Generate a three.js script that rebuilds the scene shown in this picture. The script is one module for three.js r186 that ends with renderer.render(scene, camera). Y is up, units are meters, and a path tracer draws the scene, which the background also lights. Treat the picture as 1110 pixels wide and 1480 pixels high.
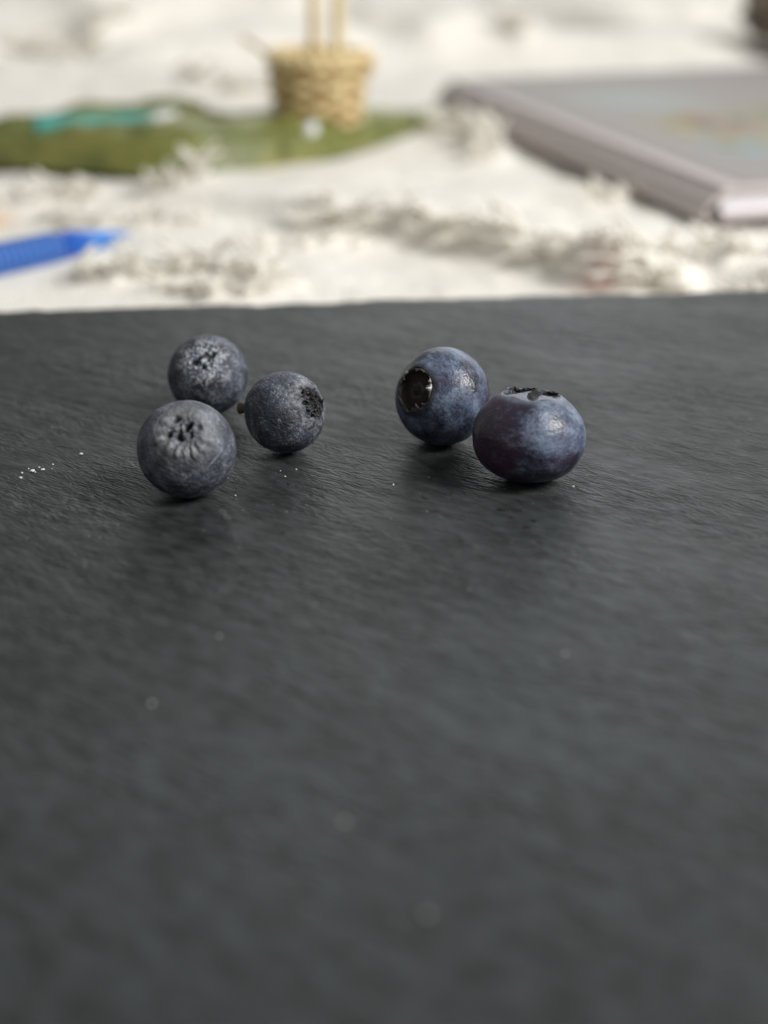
import * as THREE from 'three';
import { mergeGeometries, mergeVertices } from 'three/addons/utils/BufferGeometryUtils.js';
import { RoundedBoxGeometry } from 'three/addons/geometries/RoundedBoxGeometry.js';
import { ImprovedNoise } from 'three/addons/math/ImprovedNoise.js';
import { RectAreaLightUniformsLib } from 'three/addons/lights/RectAreaLightUniformsLib.js';

// ------------------------------------------------------------------ camera, room light, exposure
const scene = new THREE.Scene();
const camera = new THREE.PerspectiveCamera(36.0, 768 / 1024, 0.01, 20);
camera.position.set(0, 0.082, 0);
camera.rotation.set(THREE.MathUtils.degToRad(-23), 0, 0);
camera.focus = 0.222;
camera.userData.fStop = camera.getFocalLength() / 5.4;         // a phone lens: an opening of about 5 mm
camera.updateMatrixWorld(true);
scene.add(camera);

const renderer = new THREE.WebGLRenderer({ antialias: true });
renderer.toneMapping = THREE.LinearToneMapping;
renderer.toneMappingExposure = 1.26;
renderer.shadowMap.enabled = true;

RectAreaLightUniformsLib.init();
scene.background = new THREE.Color().setRGB(0.215, 0.216, 0.207); // the even light of the pale room
function windowLight(rgb, intensity, w, h, at, target) {         // daylight through a window of the room
  const l = new THREE.RectAreaLight(new THREE.Color().setRGB(...rgb), intensity, w, h);
  l.position.set(...at); l.lookAt(new THREE.Vector3(...target));
  scene.add(l);
  return l;
}
windowLight([1.0, 0.985, 0.955], 22, 0.5, 0.6, [0.98, 0.94, 0.12], [0, 0, -0.28]).name = 'window_light';
windowLight([0.95, 0.985, 1.0], 1.4, 3.0, 1.7, [1.0, 1.15, -3.2], [0, 0.1, -0.3]).name = 'far_window_light';

// ------------------------------------------------------------------ helpers
let seed = 7;
const rnd = () => { seed = (seed * 1664525 + 1013904223) >>> 0; return seed / 4294967296; };
const rr = (a, b) => a + (b - a) * rnd();
const IN = new ImprovedNoise();
const n3 = (x, y, z) => IN.noise(x + 31.7, y + 17.3, z + 53.1);
const fbm = (x, y, z, o = 4) => { let s = 0, a = 1, n = 0; for (let i = 0; i < o; i++) { s += a * n3(x, y, z); n += a; a *= 0.5; x = x * 2.03 + 5.1; y = y * 2.03 + 1.7; z = z * 2.03 + 9.2; } return s / n; };
const sm = (a, b, x) => { const t = Math.min(1, Math.max(0, (x - a) / (b - a))); return t * t * (3 - 2 * t); };
const mix = (a, b, t) => a + (b - a) * t;
const mix3 = (a, b, t) => [mix(a[0], b[0], t), mix(a[1], b[1], t), mix(a[2], b[2], t)];
const enc = (x) => Math.round(255 * Math.min(1, Math.max(0, x <= 0.0031308 ? 12.92 * x : 1.055 * Math.pow(x, 1 / 2.4) - 0.055)));
const V = (x, y, z) => new THREE.Vector3(x, y, z);

const names = {};
function numbered(n) { names[n] = (names[n] ?? -1) + 1; return names[n] ? `${n}_${String(names[n]).padStart(3, '0')}` : n; }
function tag(o, label, category, group) { o.userData.label = label; o.userData.category = category; if (group) o.userData.group = group; return o; }
function thing(name, label, category, [x, y, z] = [0, 0, 0], turn = 0, group) {
  const o = new THREE.Group(); o.name = numbered(name); o.position.set(x, y, z); o.rotation.y = turn;
  scene.add(o); return tag(o, label, category, group);
}
function obj(name, geo, mat, parent, label) {
  const m = new THREE.Mesh(geo, mat); m.name = parent === scene ? numbered(name) : name; m.castShadow = m.receiveShadow = true;
  if (label) m.userData.label = label;
  parent.add(m); return m;
}
function std(rgb, roughness = 0.7, extra = {}) {
  const { physical, ...rest } = extra;
  const m = physical ? new THREE.MeshPhysicalMaterial({ roughness, ...rest }) : new THREE.MeshStandardMaterial({ roughness, ...rest });
  m.color.setRGB(...rgb); return m;
}
// a sheet of (nu+1) x (nv+1) points from f(u, v) -> [x, y, z]; uv optional
function sheet(nu, nv, f, { uv = (u, v) => [u, v], uv1, color, flip = false } = {}) {
  const P = [], U = [], U1 = [], C = [], I = [];
  for (let j = 0; j <= nv; j++) for (let i = 0; i <= nu; i++) {
    const u = i / nu, v = j / nv, p = f(u, v);
    P.push(p[0], p[1], p[2]); U.push(...uv(u, v, p));
    if (uv1) U1.push(...uv1(u, v, p));
    if (color) C.push(...color(u, v, p));
  }
  for (let j = 0; j < nv; j++) for (let i = 0; i < nu; i++) {
    const a = j * (nu + 1) + i, b = a + 1, c = a + nu + 1, d = c + 1;
    flip ? I.push(a, c, b, b, c, d) : I.push(a, b, c, b, d, c);
  }
  const g = new THREE.BufferGeometry();
  g.setAttribute('position', new THREE.Float32BufferAttribute(P, 3));
  g.setAttribute('uv', new THREE.Float32BufferAttribute(U, 2));
  if (uv1) g.setAttribute('uv1', new THREE.Float32BufferAttribute(U1, 2));
  if (color) g.setAttribute('color', new THREE.Float32BufferAttribute(C, 3));
  g.setIndex(I); g.computeVertexNormals();
  return g;
}
// normals of a sheet closed in u: average the seam
function weld(g, nu, nv) {
  const n = g.attributes.normal;
  for (let j = 0; j <= nv; j++) {
    const a = j * (nu + 1), b = a + nu, s = V(n.getX(a) + n.getX(b), n.getY(a) + n.getY(b), n.getZ(a) + n.getZ(b)).normalize();
    n.setXYZ(a, s.x, s.y, s.z); n.setXYZ(b, s.x, s.y, s.z);
  }
  return g;
}
function tube(points, radius, seg = 24, radial = 8) {            // radius: number or f(t)
  const c = new THREE.CatmullRomCurve3(points), g = new THREE.TubeGeometry(c, seg, 1, radial, false), p = g.attributes.position;
  for (let i = 0; i <= seg; i++) {
    const at = c.getPointAt(i / seg), r = typeof radius === 'function' ? radius(i / seg) : radius;
    for (let j = 0; j <= radial; j++) {
      const k = i * (radial + 1) + j;
      p.setXYZ(k, at.x + (p.getX(k) - at.x) * r, at.y + (p.getY(k) - at.y) * r, at.z + (p.getZ(k) - at.z) * r);
    }
  }
  return g;
}
function dataTex(w, h, fill, srgb, { repeat = true, channel = 0 } = {}) {
  const d = new Uint8Array(w * h * 4);
  for (let j = 0; j < h; j++) for (let i = 0; i < w; i++) {
    const c = fill((i + 0.5) / w, (j + 0.5) / h), k = (j * w + i) * 4;
    if (srgb) { d[k] = enc(c[0]); d[k + 1] = enc(c[1]); d[k + 2] = enc(c[2]); } else { d[k] = Math.min(255, Math.max(0, c[0] * 255)); d[k + 1] = Math.min(255, Math.max(0, c[1] * 255)); d[k + 2] = Math.min(255, Math.max(0, c[2] * 255)); }
    d[k + 3] = 255;
  }
  const t = new THREE.DataTexture(d, w, h, THREE.RGBAFormat);
  t.magFilter = THREE.LinearFilter; t.minFilter = THREE.LinearMipmapLinearFilter; t.generateMipmaps = true;
  t.wrapS = t.wrapT = repeat ? THREE.RepeatWrapping : THREE.ClampToEdgeWrapping;
  if (srgb) t.colorSpace = THREE.SRGBColorSpace;
  t.channel = channel; t.needsUpdate = true;
  return t;
}
// periodic gradient noise in 2D
const GX = new Float32Array(4096), GY = new Float32Array(4096), PM = new Uint16Array(8192);
for (let i = 0; i < 4096; i++) { const a = rnd() * 6.2831853; GX[i] = Math.cos(a); GY[i] = Math.sin(a); PM[i] = i; }
for (let i = 4095; i > 0; i--) { const j = Math.floor(rnd() * (i + 1)), t = PM[i]; PM[i] = PM[j]; PM[j] = t; }
for (let i = 0; i < 4096; i++) PM[4096 + i] = PM[i];
function pn(x, y, px, py) {
  const xi = Math.floor(x), yi = Math.floor(y), fx = x - xi, fy = y - yi;
  const x0 = ((xi % px) + px) % px, x1 = (x0 + 1) % px, y0 = ((yi % py) + py) % py, y1 = (y0 + 1) % py;
  const g = (a, b, dx, dy) => { const k = PM[PM[a] + b]; return GX[k] * dx + GY[k] * dy; };
  const u = fx * fx * fx * (fx * (fx * 6 - 15) + 10), v = fy * fy * fy * (fy * (fy * 6 - 15) + 10);
  return 1.4 * mix(mix(g(x0, y0, fx, fy), g(x1, y0, fx - 1, fy), u), mix(g(x0, y1, fx, fy - 1), g(x1, y1, fx - 1, fy - 1), u), v);
}

// ------------------------------------------------------------------ the white cloth behind and under the board
const CLOTH_Y = -0.0085;
const ridge = [[-0.075, -0.432], [-0.045, -0.42], [-0.013, -0.397], [0.008, -0.384], [0.033, -0.361], [0.052, -0.338], [0.085, -0.322], [0.16, -0.318], [0.3, -0.31]];
const farEdge = [[-0.6, -0.70], [-0.17, -0.735], [-0.10, -0.80], [-0.02, -0.83], [0.045, -0.765], [0.075, -0.79], [0.14, -0.87], [0.6, -0.95]];
function edgeSide(line, x, z) {                                   // signed distance, positive behind the line
  let best = 1e9, side = 1;
  for (let i = 0; i < line.length - 1; i++) {
    const [ax, az] = line[i], [bx, bz] = line[i + 1], dx = bx - ax, dz = bz - az;
    const t = Math.min(1, Math.max(0, ((x - ax) * dx + (z - az) * dz) / (dx * dx + dz * dz)));
    const ex = x - ax - t * dx, ez = z - az - t * dz, d = Math.hypot(ex, ez);
    if (d < best) { best = d; side = dx * ez - dz * ex > 0 ? -1 : 1; }
  }
  return best * side;
}
const flat = (x, z) => Math.max(                                   // where things lie, the cloth is pressed flat
  Math.exp(-Math.pow(Math.hypot((x + 0.05) / 0.09, (z + 0.51) / 0.06), 4)),
  Math.exp(-Math.pow(Math.hypot((x - 0.12) / 0.11, (z + 0.53) / 0.13), 6)),
  Math.exp(-Math.pow(Math.hypot((x + 0.1) / 0.06, (z + 0.34) / 0.04), 4)));
// rows of loose yarn: line, strands per metre, length, which way it hangs, how far it stands up, ...
const TUFTS = [
  [[[-0.02, -0.402], [0.008, -0.385], [0.033, -0.362], [0.052, -0.339], [0.066, -0.330]], 4600, 0.010, [-0.5, 0.6], 0.55],
  [[[0.05, -0.345], [0.075, -0.340], [0.12, -0.345]], 4200, 0.011, [-0.2, 0.5], 0.7],
  [[[-0.068, -0.345], [-0.05, -0.347], [-0.036, -0.350], [-0.022, -0.342]], 6500, 0.011, [-0.1, 0.5], 0.75, 0.0005, 0.8],
  [[[-0.05, -0.335], [-0.035, -0.332], [-0.026, -0.336]], 5200, 0.008, [0.2, 0.6], 0.5, 0.0005, 0.8],
  [[[-0.065, -0.432], [-0.056, -0.430], [-0.048, -0.432]], 6500, 0.009, [0.1, 0.2], 1.2, 0.0005, 0.5],
  [[[-0.12, -0.435], [-0.10, -0.430], [-0.078, -0.440]], 4500, 0.010, [-0.1, 0.5], 0.6],
  [[[0.018, -0.535], [0.030, -0.520], [0.034, -0.49], [0.030, -0.475]], 5000, 0.013, [-0.3, 0.4], 0.9, 0.0006],
  [[[0.02, -0.775], [0.045, -0.765], [0.055, -0.74], [0.062, -0.70]], 3600, 0.018, [-0.5, 0.4], 0.9, 0.0007],
  [[[-0.09, -0.405], [-0.07, -0.400], [-0.045, -0.404]], 3600, 0.010, [0.1, 0.5], 0.5],
  [[[-0.03, -0.372], [-0.015, -0.378], [-0.002, -0.382]], 3000, 0.008, [-0.3, 0.5], 0.5],
  [[[0.055, -0.415], [0.064, -0.420], [0.070, -0.432]], 3600, 0.009, [-0.3, 0.4], 0.8],
  [[[0.075, -0.322], [0.10, -0.326], [0.13, -0.322]], 4500, 0.009, [-0.1, 0.5], 0.7],
  [[[-0.08, -0.62], [-0.05, -0.61], [-0.02, -0.62]], 3000, 0.013, [0.1, 0.5], 0.6, 0.0006],
  [[[-0.17, -0.72], [-0.14, -0.73], [-0.12, -0.77]], 3600, 0.02, [-0.2, 0.6], 0.5, 0.0007],
];
const tuftBox = TUFTS.map(([l]) => [Math.min(...l.map((p) => p[0])) - 0.02, Math.max(...l.map((p) => p[0])) + 0.02, Math.min(...l.map((p) => p[1])) - 0.02, Math.max(...l.map((p) => p[1])) + 0.02]);
function clothHeight(x, z) {
  const keep = 1 - 0.85 * flat(x, z);
  let h = 0.0035 * fbm(x * 14, 0.3, z * 14, 3) * keep + (0.0016 * fbm(x * 60, 2.3, z * 60, 2) + 0.0008 * fbm(x * 170, 4.3, z * 170, 2)) * keep;
  const wob = 0.004 * fbm(x * 40, 7.1, z * 40, 2);
  const s = edgeSide(ridge, x, z) + wob;
  const fade = sm(-0.085, -0.045, x);
  h += fade * (0.0042 * sm(-0.0012, 0.0012, s) * (1 - 0.65 * sm(0.02, 0.075, s)) + 0.0025 * Math.exp(-Math.pow((s - 0.008) / 0.008, 2)));
  const s2 = edgeSide(farEdge, x, z) + 2 * wob;
  h += 0.006 * sm(-0.003, 0.003, s2) + 0.016 * Math.exp(-Math.pow((s2 - 0.03) / 0.03, 2)) * (0.6 + 0.5 * n3(x * 9, 3, 1));
  // soft folds that run across the far part
  const far = sm(-0.56, -0.72, z) * (1 - 0.8 * sm(0.12, 0.2, x));
  h += far * 0.014 * Math.pow(0.5 + 0.5 * Math.sin(x * 16 + z * 34 + 2.2 * n3(x * 5, 1, z * 5)), 2);
  for (const [x0, z0, x1, z1, a, w] of [[-0.172, -0.85, -0.128, -0.755, 0.017, 0.014], [-0.30, -0.74, -0.17, -0.70, 0.012, 0.012], [0.02, -0.70, 0.06, -0.745, 0.009, 0.012], [-0.10, -0.66, -0.02, -0.69, 0.008, 0.012]]) {
    const dx = x1 - x0, dz = z1 - z0, t = Math.min(1, Math.max(0, ((x - x0) * dx + (z - z0) * dz) / (dx * dx + dz * dz)));
    h += a * Math.exp(-Math.pow(Math.hypot(x - x0 - t * dx, z - z0 - t * dz) / w + 0.3 * wob / 0.004, 2));
  }
  h += 0.008 * Math.exp(-Math.pow((z + 0.61 - 0.12 * x) / 0.02, 2)) * sm(-0.02, -0.08, x);
  let pile = 0;
  TUFTS.forEach(([l, , len], i) => {
    const b = tuftBox[i]; if (x < b[0] || x > b[1] || z < b[2] || z > b[3]) return;
    const d = Math.abs(edgeSide(l, x, z)) / (0.45 * len);
    if (d < 3) pile = Math.max(pile, Math.exp(-d * d) * len * 0.30);
  });
  if (pile > 0) h += pile * Math.max(0.05, 0.6 + 1.3 * fbm(x * 150, 2.7, z * 150, 2));
  if (z > -0.29) h = Math.min(h, 0.0004);                          // pressed down by the board
  return CLOTH_Y + h - 0.001 * (z > -0.29 ? 1 : 0);
}
const clothTex = dataTex(512, 512, (u, v) => {
  const w = 0.5 + 0.25 * Math.sin(u * 6.2831853 * 40) * Math.sin(v * 6.2831853 * 40) + 0.35 * pn(u * 60, v * 60, 60, 60) + 0.2 * pn(u * 20, v * 20, 20, 20);
  return [w, w, w];
}, false);
const clothMat = std([0.88, 0.845, 0.78], 0.95, { vertexColors: true, bumpMap: clothTex, bumpScale: 0.0007 });
const fringeMat = std([0.95, 0.925, 0.87], 0.95, { physical: true, transmission: 0.5, thickness: 0, side: THREE.DoubleSide });
const cloth = thing('cloth', 'rumpled white cotton cloth with fringed tufts, spread behind the slate board', 'cloth');
{
  const X0 = -0.62, X1 = 0.62, Z0 = 0.08, Z1 = -1.7;
  const g = sheet(420, 560, (u, v) => {
    const x = mix(X0, X1, 0.5 + 0.5 * Math.sign(u - 0.5) * Math.pow(Math.abs(2 * u - 1), 1.35)), z = mix(Z0, Z1, v);
    return [x, clothHeight(x, z), z];
  }, {
    uv: (u, v, p) => [p[0] / 0.06, p[2] / 0.06],
    color: (u, v, p) => {
      const [x, , z] = p;
      let c = [1, 1, 1];
      const a = 0.05 * fbm(x * 22, 9, z * 22, 3); c = [1 + a, 1 + a * 1.1, 1 + a * 1.4];
      const red = Math.exp(-Math.pow(Math.hypot((x - 0.047) / 0.0045, (z + 0.338) / 0.006), 2));
      c = mix3(c, [0.95, 0.52, 0.5], 0.6 * red);
      const orange = Math.exp(-Math.pow(Math.hypot((x + 0.103) / 0.005, (z + 0.41) / 0.008), 2));
      c = mix3(c, [1, 0.6, 0.33], 0.9 * orange);
      return c;
    },
  });
  obj('woven_sheet', g, clothMat, cloth);
}
const drawFringes = () => TUFTS.forEach((a) => fringe(...a));
function strand(base, dir, len, r, curl) {
  const side = V(dir.z, 0, -dir.x).normalize(), pts = [];
  for (let i = 0; i <= 4; i++) {
    const t = i / 4;
    pts.push(base.clone().addScaledVector(dir, len * t * (1 - 0.25 * t * Math.abs(curl))).addScaledVector(side, len * curl * t * t).add(V(0, -len * 0.25 * t * t + 0.0003, 0)));
  }
  return tube(pts, (t) => r * (1 - 0.55 * t), 4, 4);
}
// a row of loose yarn along a line: how far it stands up, which way it hangs
function fringe(line, perMetre, len, toward, lift, r = 0.00045, spread = 0.5, label) {
  const parts = [];
  const c = new THREE.CatmullRomCurve3(line.map(([x, z]) => V(x, 0, z))), L = c.getLength();
  const n = Math.round(L * perMetre * 0.2);
  for (let i = 0; i < n; i++) {
    const at = c.getPointAt(Math.min(1, Math.max(0, (i + rr(-0.8, 0.8)) / n)));
    const x = at.x + rr(-0.002, 0.002), z = at.z + rr(-0.003, 0.003);
    const clump = 0.75 + 0.6 * n3(x * 120, 4, z * 120);
    const dir = V(toward[0] + rr(-spread, spread), lift * clump + rr(-0.15, 0.2), toward[1] + rr(-spread, spread)).normalize();
    parts.push(strand(V(x, clothHeight(x, z) + 0.0002, z), dir, len * clump * rr(0.6, 1.4), 1.9 * r * rr(0.6, 1.6), rr(-0.6, 0.6)));
  }
  const m = obj('fringe', mergeGeometries(parts), fringeMat, cloth, label);
  m.userData.kind = 'stuff';
  return m;
}

drawFringes();

// ------------------------------------------------------------------ the slate board
const SX0 = -0.19, SX1 = 0.19, SZ0 = 0.05, SLATE_T = 0.0055;
const backEdge = (x) => -0.3003 - 0.108 * x + 0.0011 * fbm(x * 60, 3, 1, 3) + 0.0007 * fbm(x * 300, 8, 2, 2) + 0.0008 * Math.max(0, n3(x * 45, 1, 4));
const SA = THREE.MathUtils.degToRad(37);                            // the grain of the split stone
const along = (x, z) => x * Math.cos(SA) + z * Math.sin(SA), across = (x, z) => -x * Math.sin(SA) + z * Math.cos(SA);
function slateHeight(x, z) {
  const a = along(x, z), b = across(x, z);
  let h = 0.00012 * fbm(a * 26, 1.5, b * 70, 3) + 0.00011 * fbm(a * 110, 6.5, b * 330, 2);
  const layer = fbm(a * 16 + 3, 2.5, b * 34, 3) * 5.0; const fr = layer - Math.floor(layer);
  h += 0.00010 * (Math.floor(layer) + sm(0.75, 1.0, fr)) * 0.6;
  return h;
}
const slateTile = dataTex(2048, 2048, (u, v) => {
  const wx = 0.007 * pn(u * 10, v * 14, 10, 14), wy = 0.004 * pn(u * 14 + 3, v * 20, 14, 20);
  const x = u + wx, y = v + wy;
  let h = 0.14 * pn(x * 9, y * 30, 9, 30) + 0.30 * pn(x * 20 + 3.1, y * 72 + 1.7, 20, 72) + 0.34 * pn(x * 52 + 0.4, y * 170, 52, 170) + 0.17 * pn(x * 110, y * 340, 110, 340) + 0.07 * pn(u * 420, v * 560, 420, 560);
  const l = 3.2 * pn(x * 11 + 0.5, y * 42 + 0.2, 11, 42) + 0.8 * pn(x * 30, y * 90, 30, 90), fr = l - Math.floor(l);
  h += 0.26 * (sm(0.0, 0.9, fr) - sm(0.9, 1.0, fr));
  h *= 0.75 + 0.9 * pn(u * 4 + 0.3, v * 7 + 0.6, 4, 7);
  const r = 0.5 + 0.5 * pn(x * 24, y * 60, 24, 60) + 0.25 * pn(u * 200, v * 200, 200, 200);
  return [0.42 + 0.28 * h, mix(0.40, 0.52, r), 0];
}, false, { channel: 1 });
const scratches = [[-0.035, -0.150, -0.031, -0.1475, 0.3], [0.014, -0.165, 0.0215, -0.1585, 0.25], [-0.008, -0.232, -0.002, -0.2285, 0.3], [0.042, -0.225, 0.0475, -0.2235, 0.35], [0.0255, -0.172, 0.0275, -0.168, 0.3], [-0.0375, -0.2215, -0.034, -0.219, 0.35], [0.0043, -0.1995, 0.0118, -0.1815, 0.5], [-0.0232, -0.1972, -0.0205, -0.191, 0.8], [-0.0205, -0.191, -0.0178, -0.180, 0.35], [0.0300, -0.1265, 0.0308, -0.1236, 0.4], [0.046, -0.186, 0.0485, -0.1845, 0.8], [0.029, -0.2015, 0.0335, -0.199, 0.35], [-0.047, -0.184, -0.0445, -0.186, 0.3]];
const slateColor = dataTex(2048, 2048, (u, v) => {
  const x = mix(SX0, SX1, u), z = mix(SZ0, -0.33, v), a = along(x, z), b = across(x, z);
  const m = fbm(a * 30, 3, b * 70, 3), m2 = fbm(x * 11, 8, z * 11, 3), g = fbm(a * 300, 1, b * 700, 2);
  let k = 0.0325 * (1 + 0.42 * m + 0.45 * m2 + 0.85 * g);
  let c = [k * 0.90, k * 1.0, k * 1.03];
  const dust = sm(0.18, 0.6, fbm(x * 40, 5, z * 40, 3)) * sm(0.1, 0.6, fbm(a * 500, 2, b * 900, 2));
  c = mix3(c, [0.16, 0.16, 0.155], 0.4 * dust);
  const pit = n3(x * 700 + 3, 11, z * 700); if (pit > 0.5) c = mix3(c, [0.008, 0.008, 0.008], sm(0.5, 0.7, pit) * 0.7);
  const sp = n3(x * 2300, 4, z * 2300);
  if (sp > 0.66) c = mix3(c, [0.26, 0.26, 0.26], sm(0.66, 0.85, sp) * 0.8);
  for (const [x0, z0, x1, z1, w] of scratches) {
    if (Math.abs(x - (x0 + x1) / 2) > 0.012 || Math.abs(z - (z0 + z1) / 2) > 0.012) continue;
    const dx = x1 - x0, dz = z1 - z0, t = Math.min(1, Math.max(0, ((x - x0) * dx + (z - z0) * dz) / (dx * dx + dz * dz)));
    const wob = 0.0007 * fbm(t * 4 + x0 * 1000, 2, 3, 2), d = Math.abs(Math.hypot(x - x0 - t * dx, z - z0 - t * dz) + wob);
    c = mix3(c, [0.17, 0.17, 0.17], 0.6 * w * Math.exp(-Math.pow(d / 0.00018, 2)) * (0.5 + 0.5 * n3(x * 900, 7, z * 900)));
  }
  return c;
}, true, { repeat: false });
const slateMat = new THREE.MeshPhysicalMaterial({ map: slateColor, specularIntensity: 0.33, roughness: 1.0, roughnessMap: slateTile, bumpMap: slateTile, bumpScale: 0.00072 });
const slate = thing('slate_board', 'dark grey slate serving board with a chipped back edge under the blueberries', 'serving board');
{
  const NU = 520, NV = 520, T = 0.088;
  const at = (u, v) => { const x = mix(SX0, SX1, u), z = mix(SZ0, backEdge(x), v); return [x, z]; };
  const opt = { uv: (u, v, p) => [(p[0] - SX0) / (SX1 - SX0), (SZ0 - p[2]) / (SZ0 + 0.33)], uv1: (u, v, p) => [along(p[0], p[2]) / T, across(p[0], p[2]) / T] };
  const top = sheet(NU, NV, (u, v) => {
    const [x, z] = at(u, v);
    const dEdge = z - backEdge(x), chip = sm(0.0035, 0, dEdge) * (0.0004 + 0.0007 * Math.max(0, fbm(x * 130, 2, z * 130, 2)));
    return [x, slateHeight(x, z) - chip, z];
  }, opt);
  obj('top_face', top, slateMat, slate);
  // the split edges, ragged in layers
  const rim = [];
  const N = 700, per = [];
  for (let i = 0; i <= N; i++) per.push([1 - i / N, 1]);
  const side = (list, out) => sheet(list.length - 1, 8, (u, v) => {
    const [pu, pv] = list[Math.round(u * (list.length - 1))], [x, z] = at(pu, pv), d = 0.0011 + 0.0002;
    const o = v * (0.0012 + 0.0012 * fbm(x * 160 + z * 160, v * 6, 4, 3)) - (v > 0.6 ? (v - 0.6) * 0.003 : 0);
    const chip = 0.0004 + 0.0007 * Math.max(0, fbm(x * 130, 2, z * 130, 2));
    return [x + out[0] * o, mix(slateHeight(x, z) - chip, -SLATE_T, v), z + out[1] * o];
  }, opt);
  rim.push(side(per, [0, -1]));
  const front = [], left = [], right = [];
  for (let i = 0; i <= 300; i++) { front.push([i / 300, 0]); left.push([0, 1 - i / 300]); right.push([1, i / 300]); }
  rim.push(side(front, [0, 1]), side(left, [-1, 0]), side(right, [1, 0]));
  obj('split_edge', mergeGeometries(rim), slateMat, slate);
  obj('underside', sheet(20, 20, (u, v) => { const [x, z] = at(1 - u, v); return [x, -SLATE_T + 0.0002, z]; }, opt), slateMat, slate);
}

// ------------------------------------------------------------------ blueberries
const BLOOM = { pale: [0.40, 0.44, 0.50], mid: [0.110, 0.142, 0.220], bare: [0.010, 0.012, 0.021], purple: [0.034, 0.016, 0.035], dry: [0.074, 0.086, 0.112] };
const crownDark = std([0.026, 0.023, 0.023], 0.5), crownPale = std([0.15, 0.17, 0.21], 0.5), crownEdge = std([0.085, 0.078, 0.075], 0.28), scarBrown = std([0.016, 0.009, 0.007], 0.85);
const NB_U = 360, NB_V = 240;
function makeBerry(o) {
  const { R, ky, axis, roll = 0, sd, at } = o;
  const S = sd * 13.7, a = o.rim ?? 0.5;
  const q = new THREE.Quaternion().setFromUnitVectors(V(0, 1, 0), V(...axis).normalize()).multiply(new THREE.Quaternion().setFromAxisAngle(V(0, 1, 0), roll));
  const fac = o.facet && V(o.facet[0], o.facet[1], o.facet[2]).normalize().applyQuaternion(q.clone().invert());   // a side pressed flat
  const feat = (x, z, want) => {
    let t = 0;
    for (const [px, pz, ra, rt, h] of o.folds ?? []) {
      if (Math.sign(h) !== want) continue;
      const L = Math.hypot(px, pz) || 1, ux = px / L, uz = pz / L, wx = x + 0.035 * n3(x * 9 + S, 2, z * 9), wz = z + 0.035 * n3(x * 9 + S, 7, z * 9);
      const a1 = ((wx - px) * ux + (wz - pz) * uz) / ra, a2 = (-(wx - px) * uz + (wz - pz) * ux) / rt, q = a1 * a1 + a2 * a2;
      if (q < 9) t += Math.abs(h) * Math.exp(-q * q * 0.5 - q * 0.3);
    }
    return t;
  };
  // direction (d) -> point of the skin, in radii, the calyx at +y
  const point = (th, ph) => {
    const s = Math.sin(th), c = Math.cos(th), dx = -Math.cos(ph) * s, dz = Math.sin(ph) * s, up = c > 0;
    let r = 1 + (o.lump ?? 0.02) * n3(dx * 1.3 + S, c * 1.3, dz * 1.3) + 0.007 * n3(dx * 4 + S, c * 4, dz * 4) + (o.wrinkle ?? 0.0015) * fbm(dx * 16 + S, c * 16, dz * 16, 2);
    if (fac) { const k = dx * fac.x + c * fac.y + dz * fac.z; if (k > 0) r = Math.min(r, mix(r, o.facet[3] / k, 0.9)); }
    let x = dx * r, y = c * r * ky, z = dz * r;
    if (o.boxy && !up) { const k = 1 + o.boxy * Math.pow(s * -c * 2, 2); x *= k; z *= k; y *= k; }
    if (up) {
      if (o.type === 'crater') {
        const e = a * (1 + 0.05 * Math.cos(5 * ph + S) + 0.04 * n3(Math.cos(ph) * 2 + S, Math.sin(ph) * 2, 1));
        y += (o.lip ?? 0.035) * Math.exp(-Math.pow((s - e * 1.06) / (o.lipWidth ?? 0.09), 2)) - (o.depth ?? 0.2) * (1 - sm(e * 0.72, e * 1.0, s));
        y += 0.012 * (1 - sm(e * 0.6, e * 0.9, s)) * fbm(dx * 9 + S, 1, dz * 9, 3);
      } else {
        const w = o.dimple ?? 0.4, q = s / w;
        y -= (o.depth ?? 0.14) * Math.exp(-q * q * 1.6);
        const ring = Math.exp(-Math.pow((s - w * 1.25) / (0.30 * w), 2)), n = o.puckers ?? 9;
        const pp = ph + 0.28 * n3(Math.cos(ph) * 2 + S, Math.sin(ph) * 2, 4) + 0.15 * n3(dx * 3 + S, 9, dz * 3);
        y += (o.pucker ?? 0) * ring * (Math.pow(0.5 + 0.5 * Math.cos(n * pp), 0.7) - 0.35) * Math.max(0.12, 0.45 + 1.1 * n3(Math.cos(ph) * 1.3 + S, Math.sin(ph) * 1.3, 8));
        y += feat(dx, dz, 1) - feat(dx, dz, -1);
        const inner = Math.exp(-Math.pow(s / (w * 0.95), 4));
        y += inner * (o.rough ?? 0.07) * (Math.abs(fbm(dx * 5.5 + S, 3, dz * 5.5, 3)) * -2.2 + 0.4);
      }
    }
    return [x * R, y * R, z * R];
  };
  const tex = (u, v) => {
    const th = Math.PI * (1 - v), ph = u * 2 * Math.PI, s = Math.sin(th), c = Math.cos(th), x = -Math.cos(ph) * s, z = Math.sin(ph) * s;
    return o.paint({ pit: c > 0 ? feat(x, z, -1) : 0, fold: c > 0 ? feat(x, z, 1) : 0, x, y: c, z, s, up: c > 0, ph, th, S, n: (f, k = 4, q = 0) => fbm(x * f + S + q, c * f, z * f, k) });
  };
  const W = 1024, H = 512;
  const colorMap = dataTex(W, H, (u, v) => tex(u, v).c, true);
  const bumpMap = dataTex(W, H, (u, v) => { const t = tex(u, v); return [t.h, t.r, 0]; }, false);
  const mat = new THREE.MeshPhysicalMaterial({ map: colorMap, roughness: 1, roughnessMap: bumpMap, bumpMap, bumpScale: 0.00022, specularIntensity: o.spec ?? 1, sheen: 1, sheenRoughness: 0.45 });
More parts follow.
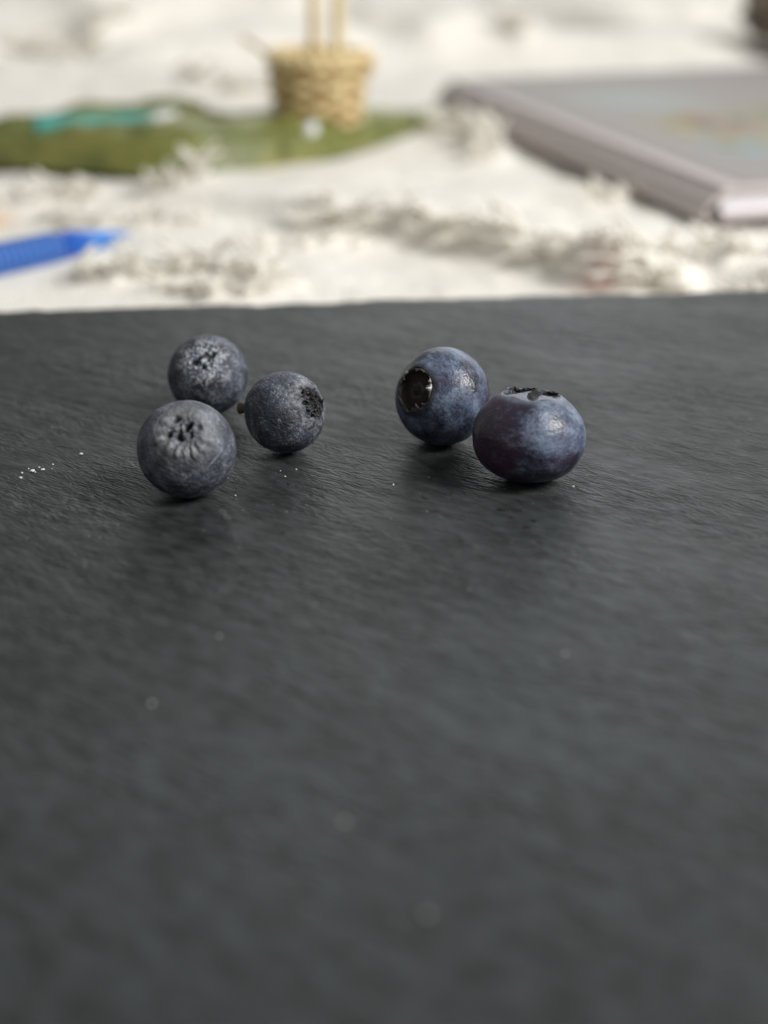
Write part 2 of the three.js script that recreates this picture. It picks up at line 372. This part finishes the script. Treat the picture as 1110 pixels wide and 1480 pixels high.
  mat.sheenColor.setRGB(...(o.sheen ?? [0.035, 0.038, 0.045]));
  const skin = weld(sheet(NB_U, NB_V, (u, v) => point(Math.PI * Math.max(1e-4, v * 0.9999), u * 2 * Math.PI), { uv: (u, v) => [u, 1 - v], flip: false }), NB_U, NB_V).applyQuaternion(q);
  skin.computeBoundingBox();
  const lift = -skin.boundingBox.min.y - 0.00006;
  const t = thing('blueberry', o.label, 'blueberry', [at[0], 0, at[2]], 0, 'blueberries on the slate board');
  const place = (g) => g.applyQuaternion(q).translate(0, lift, 0);
  skin.translate(0, lift, 0);
  obj('skin', skin, mat, t);
  const surf = (s, ph) => { const p = point(Math.asin(Math.min(0.999, s)), ph); return V(p[0], p[1], p[2]); };
  // one withered sepal of the crown
  const sepal = (ph0, half, e, len, lean, up, thick, rag) => {
    const NU = 22, NV = 8, k = rr(0, 50);
    const mid = (u, v) => {
      const w = (u - 0.5) * 2, ph = ph0 + w * half * (1 - 0.35 * v);
      const b = surf(e, ph), L = len * (1 - 0.55 * Math.pow(Math.abs(w), 2.2)) * (1 + rag * n3(u * 4 + k, 2, 1) + rag * 0.7 * n3(u * 11 + k, 5, 1));
      const rad = V(-Math.cos(ph), 0, Math.sin(ph)), bend = lean + 0.5 * v * rag * n3(u * 3 + k, 8, 2);
      return b.addScaledVector(rad, -R * L * v * bend * (0.5 + 0.5 * v)).add(V(0, R * L * v * up * (1 - 0.35 * v) + R * 0.02 * n3(u * 5 + k, v * 4, 3) * v - 0.01 * R, 0));
    };
    const f = sheet(NU, NV, (u, v) => mid(u, v).toArray());
    const n = f.attributes.normal, b = f.clone(), p = b.attributes.position;
    for (let i = 0; i < p.count; i++) p.setXYZ(i, p.getX(i) - n.getX(i) * thick * R, p.getY(i) - n.getY(i) * thick * R, p.getZ(i) - n.getZ(i) * thick * R);
    const idx = Array.from(b.index.array); for (let i = 0; i < idx.length; i += 3) { const s = idx[i]; idx[i] = idx[i + 1]; idx[i + 1] = s; }
    b.setIndex(idx); b.computeVertexNormals();
    const m = (u, v) => [mid(u, v), ...[b].map(() => 0)][0];
    const edge = [];                                                // the torn edge between the two faces
    const ring = []; for (let i = 0; i <= NV; i++) ring.push(i * (NU + 1)); for (let i = 1; i <= NU; i++) ring.push(NV * (NU + 1) + i); for (let i = NV - 1; i >= 0; i--) ring.push(i * (NU + 1) + NU);
    const E = sheet(ring.length - 1, 1, (u, v) => { const i = ring[Math.round(u * (ring.length - 1))], src = v < 0.5 ? f.attributes.position : p; return [src.getX(i), src.getY(i), src.getZ(i)]; });
    return mergeGeometries([f, b, E]);
  };
  for (const s of o.sepals ?? []) obj('sepal', place(sepal(s.ph, s.half ?? 0.55, s.e ?? a, s.len ?? 0.2, s.lean ?? 0.6, s.up ?? 0.6, s.thick ?? 0.025, s.rag ?? 0.6)), s.mat ?? crownDark, t);
  if (o.disc) {                                                     // the brown floor inside the crown
    const g = weld(sheet(96, 24, (u, v) => {
      const ph = u * 2 * Math.PI, s = Math.max(0.002, v * a * 0.86), p = surf(s, ph), x = -Math.cos(ph) * s, z = Math.sin(ph) * s;
      return [p.x, p.y + R * (0.012 + 0.05 * Math.exp(-Math.pow(s / 0.05, 2)) - 0.02 * Math.exp(-Math.pow((s - 0.14) / 0.05, 2)) + 0.02 * fbm(x * 14 + S, 2, z * 14, 3)), p.z];
    }), 96, 24);
    obj('scar', place(g), o.disc, t);
  }
  if (o.stem) {
    const [from, to] = o.stem.map((p) => V(...p).multiplyScalar(R));
    const mid = from.clone().lerp(to, 0.5).add(V(0, 0.02 * R, 0.03 * R));
    const g = tube([from, mid, to], (k) => R * (0.10 + 0.05 * k * k), 14, 12);
    const cap = new THREE.SphereGeometry(R * 0.148, 14, 10).scale(0.55, 1, 1).translate(to.x, to.y, to.z);
    g.deleteAttribute('uv'); cap.deleteAttribute('uv');
    const st = mergeGeometries([g, cap]); st.translate(0, lift, 0);
    obj('stem', st, std([0.10, 0.075, 0.05], 0.7), t);
  }
  return t;
}
// camera axes in the world, to write down which way each crown looks
const CR = V(1, 0, 0), CU = V(0, Math.cos(0.4014), -Math.sin(0.4014)), CB = V(0, Math.sin(0.4014), Math.cos(0.4014));
const facing = (x, y) => V(0, 0, 0).addScaledVector(CR, x).addScaledVector(CU, y).addScaledVector(CB, Math.sqrt(Math.max(0, 1 - x * x - y * y))).toArray();

const dryBloom = (p, amount, warm) => {                             // a dusty, dull skin
  const { n } = p;
  const coarse = n(2.6, 4), fine = n(10, 4, 7), dots = n(21, 2, 3);
  const k = sm(-0.3, 0.5, coarse * 1.3 + fine * 0.5 + 0.06);
  let c = mix3(BLOOM.bare, BLOOM.dry, 0.15 + 0.85 * k);
  c = mix3(c, BLOOM.mid, 0.25 * sm(-0.2, 0.5, n(2.1, 3, 19)));
  c = mix3(c, BLOOM.pale, amount * sm(0.12, 0.5, fine + 0.5 * coarse) * 0.5 + 1.5 * amount * sm(0.26, 0.42, dots * 0.9 + 0.7 * coarse));
  return { c: mix3(c, [c[0] * 1.08, c[1], c[2] * 0.9], warm), h: 0.5 + 0.5 * fine + 0.25 * dots, r: 0.62 + 0.1 * k };
};
// back left: the withered crown faces us, thick white bloom round it
makeBerry({
  label: 'small dull blueberry at the back left with white bloom round its crown', R: 0.00625, ky: 0.93, axis: facing(0.0, 0.33), roll: 0, sd: 1, at: [-0.0273, 0, -0.2334],
  type: 'scar', dimple: 0.36, depth: 0.10, pucker: 0.03, puckers: 7, rough: 0.03,
  folds: [[-0.21, 0.05, 0.09, 0.06, -0.13], [-0.03, 0.17, 0.07, 0.06, -0.11], [0.17, -0.12, 0.13, 0.06, -0.12], [0.02, -0.16, 0.06, 0.07, -0.07], [-0.02, 0.02, 0.09, 0.07, 0.05], [0.30, 0.02, 0.08, 0.06, 0.03], [-0.14, -0.22, 0.08, 0.07, 0.03]],
  sepals: [{ ph: -1.2, e: 0.17, len: 0.12, lean: 0.8, up: 0.2, half: 0.6 }, { ph: 3.4, e: 0.19, len: 0.12, lean: 0.9, up: 0.2, half: 0.5 }].map((v) => ({ ...v, thick: 0.04 })),
  paint: (p) => {
    const b = dryBloom(p, 0.35, 0);
    const fine = p.n(13, 3, 11), white = p.up ? Math.exp(-Math.pow(p.s / 0.66, 4)) * sm(-0.15, 0.3, fine * 1.1 + 0.7 * p.n(4, 3, 5)) : 0;
    b.c = mix3(b.c, [0.52, 0.545, 0.58], 0.75 * white);
    b.c = mix3(b.c, [0.018, 0.018, 0.02], 0.93 * sm(0.03, 0.09, p.pit));
    return b;
  },
});
// front left: puckered skin round a pitted scar
makeBerry({
  label: 'grey front left blueberry with a pitted crown and puckered pale skin below it', R: 0.0067, ky: 0.94, axis: facing(0.06, 0.36), roll: 0, sd: 2, at: [-0.0267, 0, -0.1996],
  type: 'scar', dimple: 0.40, depth: 0.13, pucker: 0.03, puckers: 12, rough: 0.05,
  folds: [[0.09, -0.13, 0.10, 0.055, -0.17], [-0.08, 0.11, 0.06, 0.08, -0.14], [-0.30, 0.07, 0.06, 0.06, -0.11], [-0.17, -0.27, 0.06, 0.08, -0.09], [0.14, 0.06, 0.05, 0.045, -0.09], [0.27, -0.10, 0.08, 0.05, -0.05], [-0.03, -0.08, 0.08, 0.05, 0.06], [-0.14, -0.06, 0.07, 0.06, 0.05],
    [-0.48, 0.17, 0.11, 0.075, 0.06], [-0.27, 0.34, 0.12, 0.07, 0.065], [-0.09, 0.43, 0.13, 0.06, 0.065], [0.07, 0.45, 0.13, 0.055, 0.06], [0.21, 0.42, 0.13, 0.055, 0.06], [0.35, 0.32, 0.12, 0.06, 0.05], [0.46, 0.14, 0.12, 0.07, 0.04], [-0.40, -0.22, 0.10, 0.09, 0.035], [0.36, -0.26, 0.10, 0.09, 0.03]],
  paint: (p) => {
    const b = dryBloom(p, 0.22, 0.4);
    const streak = fbm(p.x * 3 + p.S, p.y * 24, p.z * 3, 3);
    b.c = mix3(b.c, BLOOM.mid, 0.2 * sm(0, 0.4, streak));
    b.c = mix3(b.c, BLOOM.pale, 0.25 * sm(0.1, 0.5, streak + 0.5 * p.n(14)));
    const pale = p.up ? Math.exp(-Math.pow((p.s - 0.46) / 0.2, 2)) * (0.65 + 0.5 * p.n(6, 3, 3)) : 0;
    b.c = mix3(b.c, [0.33, 0.33, 0.335], 0.45 * Math.max(0, Math.min(1, pale)));
    b.c = mix3(b.c, [0.36, 0.36, 0.365], 0.5 * sm(0.02, 0.06, p.fold));
    b.c = mix3(b.c, [0.012, 0.011, 0.012], 0.94 * sm(0.03, 0.09, p.pit));
    return b;
  },
});
// between the two groups' fronts: ragged dark crown to the right, a bit of stem on the left
makeBerry({
  label: 'dull blueberry with a ragged dark crown on its right side and a bit of stem', R: 0.00595, ky: 0.98, axis: facing(0.77, 0.25), roll: 0.3, sd: 3, at: [-0.0144, 0, -0.2163],
  type: 'scar', dimple: 0.42, depth: 0.06, pucker: 0.075, puckers: 7, rough: 0.20, facet: [-0.86, -0.05, 0.45, 0.90],
  stem: [[-0.80, -0.02, -0.30], [-1.12, 0.02, -0.28]],
  sepals: [0.3, 1.3, 2.4, 3.3, 4.4, 5.5].map((ph, i) => ({ ph, e: 0.36, len: [0.26, 0.15, 0.22, 0.28, 0.14, 0.2][i], lean: [0.5, 0.9, 0.7, 0.45, 0.9, 0.6][i], up: 0.62, half: 0.46, rag: 0.9, thick: 0.07 })),
  paint: (p) => {
    const b = dryBloom(p, 0.3, 0.15);
    const side = p.up ? Math.exp(-Math.pow((p.s - 0.55) / 0.16, 2)) * sm(-0.3, 0.3, p.n(9, 3, 1)) : 0;
    b.c = mix3(b.c, [0.30, 0.31, 0.33], 0.55 * side);
    const dark = p.up ? Math.exp(-Math.pow((p.s + 0.16 * p.n(4.5, 3, 6)) / 0.35, 6)) : 0;
    b.c = mix3(b.c, [0.014, 0.013, 0.014], 0.92 * dark);
    return b;
  },
});
const freshBloom = (p, rubbed) => {                                 // glossy fresh skin with bluish bloom, wiped off in places
  const { n } = p;
  const cloud = n(2.3, 4), wipe = n(6.5, 4, 9), fine = n(30, 3, 5), lines = n(14, 3, 15);
  const brush = fbm(p.x * 8 + p.S, p.y * 14, p.z * 9, 3);
  const k = sm(-0.5, 0.5, cloud * 1.0 + wipe * 0.35 + fine * 0.4 + brush * 0.35 + 0.10 - rubbed);
  let c = mix3(mix3(BLOOM.bare, BLOOM.purple, sm(-0.1, 0.35, n(1.4, 2, 33))), BLOOM.mid, k);
  c = mix3(c, [0.22, 0.26, 0.34], 0.6 * sm(0.0, 0.6, 0.5 * wipe + 0.8 * cloud + 0.4 * fine + 0.4 * brush) * (1 - Math.min(1, rubbed)));
  return { c, h: 0.5 + 0.2 * lines + 0.08 * fine, r: mix(0.30, 0.45, k) };
};
// back right: the open crown looks left
makeBerry({
  label: 'fresh blueberry at the back right whose open brown crown looks left', R: 0.0072, ky: 0.92, axis: facing(-0.68, 0.10), roll: 0.0, sd: 4, at: [0.0086, 0, -0.2201],
  type: 'crater', rim: 0.46, depth: 0.14, disc: scarBrown, sheen: [0.03, 0.035, 0.05],
  sepals: [0.2, 1.45, 2.7, 3.95, 5.2].map((ph, i) => ({ ph, e: 0.455, half: 0.60, len: 0.12 + 0.05 * (i % 3), lean: 0.4, up: 0.62, rag: 1.15, thick: 0.022, mat: crownEdge })),
  paint: (p) => {
    const d = p.y < -0.2 ? 0.12 : 0;
    const b = freshBloom(p, d);
    const ring = p.up ? Math.exp(-Math.pow((p.s - 0.5) / 0.06, 2)) : 0;
    b.c = mix3(b.c, [0.012, 0.012, 0.018], 0.75 * ring);
    if (p.up && p.s < 0.47) b.c = [0.012, 0.008, 0.007];
    return b;
  },
});
// front right: the broad one, crown up
makeBerry({
  label: 'broad purple blue blueberry at the front right, its crown facing up', R: 0.00785, ky: 0.82, lump: 0.008, boxy: 0.05, axis: facing(0.05, 0.955), roll: 0, sd: 5, at: [0.0201, 0, -0.2055],
  type: 'crater', rim: 0.50, lip: 0.02, lipWidth: 0.15, depth: 0.17, disc: std([0.03, 0.028, 0.03], 0.85), sheen: [0.03, 0.035, 0.05],
  sepals: [[0.8, 0.44, 0.72, 0.2], [2.3, 0.36, 0.7, 0.24], [-0.35, 0.26, 0.5, 0.45], [3.6, 0.2, 0.45, 0.4], [-1.45, 0.16, 0.7, 0.38]].map(([ph, len, half, up], i) => ({ ph, e: 0.50, half, len, lean: i < 2 ? 0.85 : 0.5, up, rag: i < 2 ? 0.55 : 1.0, thick: 0.035, mat: i < 3 ? crownPale : crownDark })),
  paint: (p) => {
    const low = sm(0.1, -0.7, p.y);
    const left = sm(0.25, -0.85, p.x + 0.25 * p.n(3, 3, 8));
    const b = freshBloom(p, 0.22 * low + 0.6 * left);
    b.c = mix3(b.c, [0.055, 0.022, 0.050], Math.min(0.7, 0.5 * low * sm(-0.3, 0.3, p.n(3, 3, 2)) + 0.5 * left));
    const ring = p.up ? Math.exp(-Math.pow((p.s - 0.53) / 0.07, 2)) : 0;
    b.c = mix3(b.c, [0.18, 0.215, 0.28], 0.5 * ring);
    if (p.up && p.s < 0.5) b.c = mix3([0.02, 0.014, 0.014], [0.10, 0.11, 0.13], sm(-0.1, 0.4, p.n(8, 3)));
    return b;
  },
});

// ------------------------------------------------------------------ crumbs and dust on the slate
const crumbMat = std([0.70, 0.70, 0.69], 0.18);
const crumbShape = [0, 1, 2].map((k) => {
  const g = mergeVertices(new THREE.IcosahedronGeometry(1, 1).deleteAttribute('uv').deleteAttribute('normal')), p = g.attributes.position;
  for (let i = 0; i < p.count; i++) { const f = 1 + 0.5 * n3(p.getX(i) * 1.4 + k * 9, p.getY(i) * 1.4, p.getZ(i) * 1.4); p.setXYZ(i, p.getX(i) * f, p.getY(i) * f * 0.7, p.getZ(i) * f * 0.8); }
  const out = g.toNonIndexed(); out.computeVertexNormals(); return out;
});
function crumb(x, z, r, label, group) {
  const m = obj('crumb', crumbShape[Math.floor(rnd() * 3)], crumbMat, scene);
  r *= z > -0.17 ? 0.72 : 1.35; m.scale.setScalar(r); m.scale.multiply(V(rr(0.6, 1.5), rr(0.6, 1.1), rr(0.6, 1.3))); m.rotation.y = rr(0, 6); m.position.set(x, slateHeight(x, z) + r * 0.45, z);
  return tag(m, label, 'crumb', group);
}
for (const [x, z, r] of [[-0.0509, -0.2050, 0.00022], [-0.0511, -0.2068, 0.00016], [-0.0498, -0.2076, 0.00024], [-0.0493, -0.2073, 0.00010], [-0.0484, -0.2081, 0.00020], [-0.0491, -0.2091, 0.00009], [-0.0472, -0.2086, 0.00008], [-0.0474, -0.2103, 0.00015], [-0.0441, -0.2146, 0.00020], [-0.0505, -0.2085, 0.00010]])
  crumb(x, z, r, x > -0.045 ? 'lone white crumb right of the sprinkle, nearest the front left blueberry' : z > -0.2055 ? 'lowest white crumb of the sprinkle at the left edge' : 'tiny white crumb in the sprinkle left of the front left blueberry', 'crumbs left of the front left blueberry');
for (const [x, z, r] of [[-0.0147, -0.2083, 0.00009], [-0.0125, -0.2088, 0.00012], [-0.0139, -0.2060, 0.00008], [-0.0203, -0.1990, 0.00012]])
  crumb(x, z, r, 'tiny white speck in front of the blueberry with the ragged crown', 'specks in front of the ragged blueberry');
crumb(0.0013, -0.2028, 0.00016, 'tiny white speck left of the front right blueberry');
crumb(0.0262, -0.2021, 0.00013, 'tiny white speck right of the front right blueberry foot');
crumb(-0.0240, -0.1423, 0.00028, 'blurred pale crumb in the left foreground of the slate');
crumb(-0.0185, -0.1574, 0.00018, 'faint crumb below the front left blueberry');
crumb(0.0199, -0.1533, 0.00020, 'faint crumb below the front right blueberry');
crumb(0.0036, -0.1074, 0.00030, 'blurred pale crumb nearest the camera');
crumb(-0.0036, -0.1211, 0.00022, 'blurred grey crumb in the middle foreground');
{
  const dust = [];
  for (let i = 0; i < 520; i++) {
    const x = rr(-0.085, 0.085), z = rr(-0.295, -0.10), r = 0.00004 + 0.00007 * Math.pow(rnd(), 3);
    dust.push(crumbShape[i % 3].clone().scale(r, r * 0.6, r).rotateY(rr(0, 6)).translate(x, slateHeight(x, z) + r * 0.2, z));
  }
  const m = obj('dust', mergeGeometries(dust), std([0.42, 0.42, 0.41], 0.8), scene);
  m.userData = { label: 'fine pale dust scattered over the slate board', category: 'dust', kind: 'stuff' };
}

// ------------------------------------------------------------------ blue pen on the cloth, left
{
  const tip = V(-0.0639, -0.0066, -0.3841), end = V(-0.1327, -0.0040, -0.2958);
  const dir = end.clone().sub(tip), len = dir.length(); dir.normalize();
  const t = thing('pen', 'translucent blue ballpoint pen lying on the cloth at the left edge', 'pen', tip.toArray());
  const q = new THREE.Quaternion().setFromUnitVectors(V(0, 1, 0), dir);
  const blue = std([0.003, 0.055, 0.33], 0.35, { physical: true, clearcoat: 0.3, clearcoatRoughness: 0.2 });
  const light = std([0.008, 0.17, 0.56], 0.3, { physical: true, clearcoat: 0.7, clearcoatRoughness: 0.15 });
  const dark = std([0.008, 0.09, 0.42], 0.3), ribMat = std([0.10, 0.28, 0.62], 0.3);
  const lathe = (pts) => new THREE.LatheGeometry(pts.map(([r, y]) => new THREE.Vector2(r, y)), 40).applyQuaternion(q);
  obj('nib', lathe([[0.0001, -0.0015], [0.0005, -0.0012], [0.0006, 0.0012], [0.0011, 0.0018], [0.0013, 0.003]]), light, t);
  obj('tip_cone', lathe([[0.0013, 0.0025], [0.0019, 0.006], [0.0028, 0.012], [0.0031, 0.0125], [0.0031, 0.0135]]), light, t);
  obj('grip', lathe([[0.0031, 0.0135], [0.0036, 0.0165], [0.0037, 0.0170], [0.0037, 0.020]]), dark, t);
  obj('barrel', lathe([[0.0036, 0.020], [0.0038, 0.022], [0.0039, 0.03], [0.0039, len - 0.006], [0.0036, len - 0.001], [0.0001, len]]), blue, t);
  for (let i = 0; i < 14; i++) {
    const g = new THREE.TorusGeometry(0.00385, 0.00035, 8, 36).rotateX(Math.PI / 2).translate(0, 0.0235 + i * 0.0021, 0).applyQuaternion(q);
    obj('grip_rib', g, ribMat, t);
  }
}

// ------------------------------------------------------------------ olive green pouch with a teal thing in its mouth
{
  const back = new THREE.CatmullRomCurve3([V(-0.137, 0, -0.497), V(-0.10, 0, -0.512), V(-0.058, 0, -0.526), V(-0.018, 0, -0.545), V(0.030, 0, -0.585)]);
  const front = new THREE.CatmullRomCurve3([V(-0.135, 0, -0.482), V(-0.098, 0, -0.465), V(-0.055, 0, -0.452), V(-0.018, 0, -0.480), V(0.0305, 0, -0.580)]);
  const t = thing('pouch', 'olive green soft pouch lying open on the cloth under the straw basket', 'pouch', [-0.055, CLOTH_Y, -0.49]);
  const prof = (s, k) => {                                          // k: 0 front foot, 1 back foot
    const end = Math.pow(Math.max(0, Math.sin(Math.PI * Math.min(1, Math.max(0, mix(0.04, 0.985, s))))), 0.45);
    const roll = 0.0160 * Math.exp(-Math.pow((k - 0.25) / 0.22, 4)), lip = 0.0150 * Math.exp(-Math.pow((k - 0.90) / 0.085, 4)), bed = 0.0065 * sm(0, 0.2, k) * sm(1, 0.9, k);
    const slot = sm(-0.02, 0.1, s) * sm(0.5, 0.34, s);
    return end * mix(Math.max(bed * 1.5, roll * 0.8, lip * 0.62), Math.max(bed, roll, lip), slot) * (1 + 0.16 * n3(s * 9, k * 4, 2) + 0.10 * n3(s * 28, k * 9, 5)) * (1 - 0.45 * sm(0.6, 1, s));
  };
  const g = sheet(120, 48, (u, v) => {
    const a = front.getPointAt(u), b = back.getPointAt(u), p = a.lerp(b, v), bulge = (v < 0.5 ? 1 : -1) * 0.002 * Math.sin(Math.PI * Math.min(1, v * 4));
    return [p.x + 0.055, prof(u, v), p.z + 0.49 + bulge];
  }, { uv: (u, v) => [u, v] });
  const olive = dataTex(256, 128, (u, v) => { const m = fbm(u * 9, v * 5, 2, 4), q = fbm(u * 26, v * 12, 7, 3); return mix3([0.105, 0.125, 0.026], [0.225, 0.225, 0.06], sm(-0.35, 0.35, m + 0.4 * q)); }, true, { repeat: false });
  const fm = new THREE.MeshPhysicalMaterial({ map: olive, roughness: 0.42, bumpMap: clothTex, bumpScale: 0.0005 });
  obj('fabric', g, fm, t);
  const seam = []; for (let i = 0; i <= 10; i++) { const s = 0.03 + 0.4 * i / 10, p = front.getPointAt(s).lerp(back.getPointAt(s), 0.93); seam.push(V(p.x + 0.055, prof(s, 0.9) + 0.0004, p.z + 0.49)); }
  obj('hem', tube(seam, 0.0009, 40, 8), std([0.10, 0.125, 0.04], 0.7), t);
  const bead = obj('bead', new THREE.SphereGeometry(0.0022, 24, 16), std([0.80, 0.82, 0.84], 0.12, { physical: true, clearcoat: 1 }), scene);
  bead.position.set(-0.0212, 0.0055, -0.4650); tag(bead, 'small shiny white bead in front of the straw basket', 'bead');
}
{
  const t = thing('plastic_case', 'teal plastic case lying in the mouth of the olive pouch', 'case', [-0.088, 0.0004, -0.4845], 0.2);
  obj('body', new RoundedBoxGeometry(0.036, 0.0062, 0.011, 4, 0.0025).translate(0, 0.0028, 0), std([0.06, 0.34, 0.30], 0.55), t);
  obj('end_cap', new RoundedBoxGeometry(0.009, 0.0066, 0.0112, 4, 0.0025).translate(0.0215, 0.0030, 0), std([0.75, 0.78, 0.80], 0.3), t, 'pale glossy end cap');
}

// ------------------------------------------------------------------ small straw basket
{
  const B = V(-0.0205, 0.0005, -0.503), r0 = 0.0118, r1 = 0.0139, h = 0.0200;
  const t = thing('straw_basket', 'small woven straw basket with a tall handle standing on the pouch', 'basket', B.toArray(), 0.06);
  const straw = [std([0.62, 0.48, 0.245], 0.6), std([0.72, 0.58, 0.32], 0.55), std([0.42, 0.29, 0.13], 0.65)];
  const NS = 16;
  obj('bottom', new THREE.CylinderGeometry(r0, r0 * 0.96, 0.0015, 40).translate(0, 0.0009, 0), straw[2], t);
  for (let i = 0; i < NS; i++) {
    const a = i / NS * 2 * Math.PI, p = (k) => V(Math.cos(a) * mix(r0, r1, k), 0.0008 + h * k, Math.sin(a) * mix(r0, r1, k));
    obj('stake', tube([p(0), p(0.5), p(1)], 0.00075, 8, 6), straw[i % 3], t);
  }
  for (let k = 0; k < 9; k++) {
    const pts = []; const y = 0.0018 + k * h / 9.2, R = mix(r0, r1, k / 9);
    for (let i = 0; i < NS * 4; i++) { const a = i / (NS * 4) * 2 * Math.PI, w = 0.0014 * Math.cos(a * NS / 2 + k * Math.PI) ; pts.push(V(Math.cos(a) * (R + w), y + 0.0002 * Math.sin(a * 5 + k), Math.sin(a) * (R + w))); }
    const c = new THREE.CatmullRomCurve3(pts, true);
    obj('weaver', new THREE.TubeGeometry(c, 160, 0.00135, 7, true), straw[(k * 2) % 3], t);
  }
  for (const ph of [0, Math.PI]) {
    const pts = []; for (let i = 0; i < 60; i++) { const a = i / 60 * 2 * Math.PI; pts.push(V(Math.cos(a) * (r1 + 0.0006 + 0.0008 * Math.cos(a * 12 + ph)), h + 0.0012 + 0.0008 * Math.sin(a * 12 + ph), Math.sin(a) * (r1 + 0.0006 + 0.0008 * Math.cos(a * 12 + ph)))); }
    obj('rim_cord', new THREE.TubeGeometry(new THREE.CatmullRomCurve3(pts, true), 220, 0.0012, 7, true), straw[1], t);
  }
  const arch = (dx) => { const pts = []; for (let i = 0; i <= 12; i++) { const k = i / 12 * Math.PI; pts.push(V(dx + 0.0034 * Math.cos(k), h * 0.4 + 0.075 * Math.pow(Math.sin(k), 0.6), 0.0125 * Math.cos(k))); } return tube(pts, 0.0018, 60, 8); };
  obj('handle', arch(0.0026), straw[1], t);
  obj('handle_wrap', tube([V(r1 + 0.0003, h + 0.003, 0.002), V(r1 + 0.0024, h - 0.001, 0.003), V(r1 + 0.0006, h - 0.004, 0.003)], 0.0016, 12, 8), straw[0], t);
  obj('loose_straw', tube([V(-r1 + 0.001, h - 0.001, 0.002), V(-r1 - 0.004, h + 0.0035, 0.001), V(-r1 - 0.009, h + 0.0065, 0)], 0.0008, 12, 6), straw[2], t);
}

// ------------------------------------------------------------------ notebook, right
{
  const w = 0.150, d = 0.200, th = 0.0088;
  const t = thing('notebook', 'mauve grey covered notebook with a pastel printed cover lying on the cloth', 'notebook', [0.0798, -0.0044, -0.3860], Math.atan2(0.30, 0.954));
  // local: x to the right along the front edge, z away from us is negative
  const print = document.createElement('canvas'); print.width = 1024; print.height = 1024;
  const cx = print.getContext('2d');
  cx.fillStyle = '#9a9593'; cx.fillRect(0, 0, 1024, 1024);
  const blob = (x, y, rx, ry, c, a) => { for (let i = 10; i >= 1; i--) { cx.globalAlpha = a / 5; cx.fillStyle = c; cx.beginPath(); cx.ellipse(x, y, rx * i / 10, ry * i / 10, 0.2, 0, 6.3); cx.fill(); } cx.globalAlpha = 1; };
  blob(500, 690, 440, 260, '#98947a', 0.9); blob(330, 840, 260, 120, '#8e9fa3', 1.2); blob(560, 800, 200, 120, '#b0858c', 1.0); blob(640, 580, 260, 120, '#8b8d74', 0.9);
  blob(700, 880, 220, 70, '#aa9c70', 0.8); blob(260, 330, 200, 160, '#9fa7a6', 0.7); blob(820, 700, 90, 70, '#a87764', 0.7);
  for (let i = 0; i < 60; i++) blob(rr(160, 900), rr(500, 960), rr(14, 50), rr(10, 36), ['#8a7f4a', '#5f8086', '#9a6a74', '#525f4a', '#b3a37c'][i % 5], 0.8);
  const pt = new THREE.CanvasTexture(print); pt.colorSpace = THREE.SRGBColorSpace;
  const coverMat = std([0.52, 0.465, 0.46], 0.6), printMat = new THREE.MeshPhysicalMaterial({ map: pt, roughness: 0.7, specularIntensity: 0.55 }), paper = std([0.90, 0.88, 0.92], 0.85);
  const cover = (y) => new RoundedBoxGeometry(w - 0.004, 0.0016, d, 3, 0.0006).translate(w / 2 + 0.002, y, -d / 2);
  obj('back_cover', cover(0.0008), coverMat, t);
  obj('front_cover', cover(th - 0.0008), coverMat, t);
  const pr = new THREE.PlaneGeometry(w - 0.012, d - 0.004).rotateX(-Math.PI / 2).translate(w / 2 + 0.004, th + 0.00025, -d / 2);
  obj('cover_print', pr, printMat, t);
  // page block: leaves slightly out of line
  const leaves = [];
  for (let i = 0; i < 14; i++) leaves.push(new THREE.BoxGeometry(w - 0.007, (th - 0.0034) / 14 - 0.00005, d - 0.004).translate(w / 2 + 0.0012 + rr(-0.0002, 0.0002), 0.0017 + (i + 0.5) * (th - 0.0034) / 14, -d / 2 + rr(-0.0003, 0.0003)));
  const lv = obj('pages', mergeGeometries(leaves), paper, t); lv.userData.kind = 'stuff';
  const sp = sheet(24, 40, (u, v) => { const a = Math.PI / 2 + Math.PI * u; return [0.0045 + 0.0045 * Math.cos(a) + 0.0038 * Math.sin(a), th / 2 + (th / 2 + 0.0002) * Math.sin(a), -d * v]; });
  const sp2 = sheet(24, 40, (u, v) => { const a = Math.PI / 2 + Math.PI * u; return [0.0045 + 0.0033 * Math.cos(a) + 0.0038 * Math.sin(a), th / 2 + (th / 2 - 0.0012) * Math.sin(a), -d * v]; }, { flip: true });
  const lipE = [0, 1].map((e) => sheet(24, 1, (u, v) => { const a = Math.PI / 2 + Math.PI * u, k = v ? 0.0033 : 0.0045, hh = v ? th / 2 - 0.0012 : th / 2 + 0.0002; return [0.0045 + k * Math.cos(a) + 0.0038 * Math.sin(a), th / 2 + hh * Math.sin(a), -d * e]; }, { flip: !!e }));
  obj('spine', mergeGeometries([sp, sp2, ...lipE]), coverMat, t);
}

// ------------------------------------------------------------------ brown container at the far right
{
  const t = thing('brown_container', 'brown container behind the notebook, cut off by the top right corner', 'container', [0.1985, 0.0035, -0.720]);
  const m = std([0.17, 0.125, 0.085], 0.55);
  const pts = [[0.0001, 0], [0.036, 0], [0.039, 0.003], [0.041, 0.02], [0.042, 0.05], [0.0405, 0.075], [0.041, 0.080], [0.0395, 0.082], [0.038, 0.078], [0.038, 0.006], [0.0001, 0.005]];
  obj('body', new THREE.LatheGeometry(pts.map(([r, y]) => new THREE.Vector2(r, y)), 64), m, t);
  obj('base_band', new THREE.TorusGeometry(0.0405, 0.0022, 10, 64).rotateX(Math.PI / 2).translate(0, 0.008, 0), std([0.06, 0.045, 0.03], 0.6), t);
}

renderer.render(scene, camera);
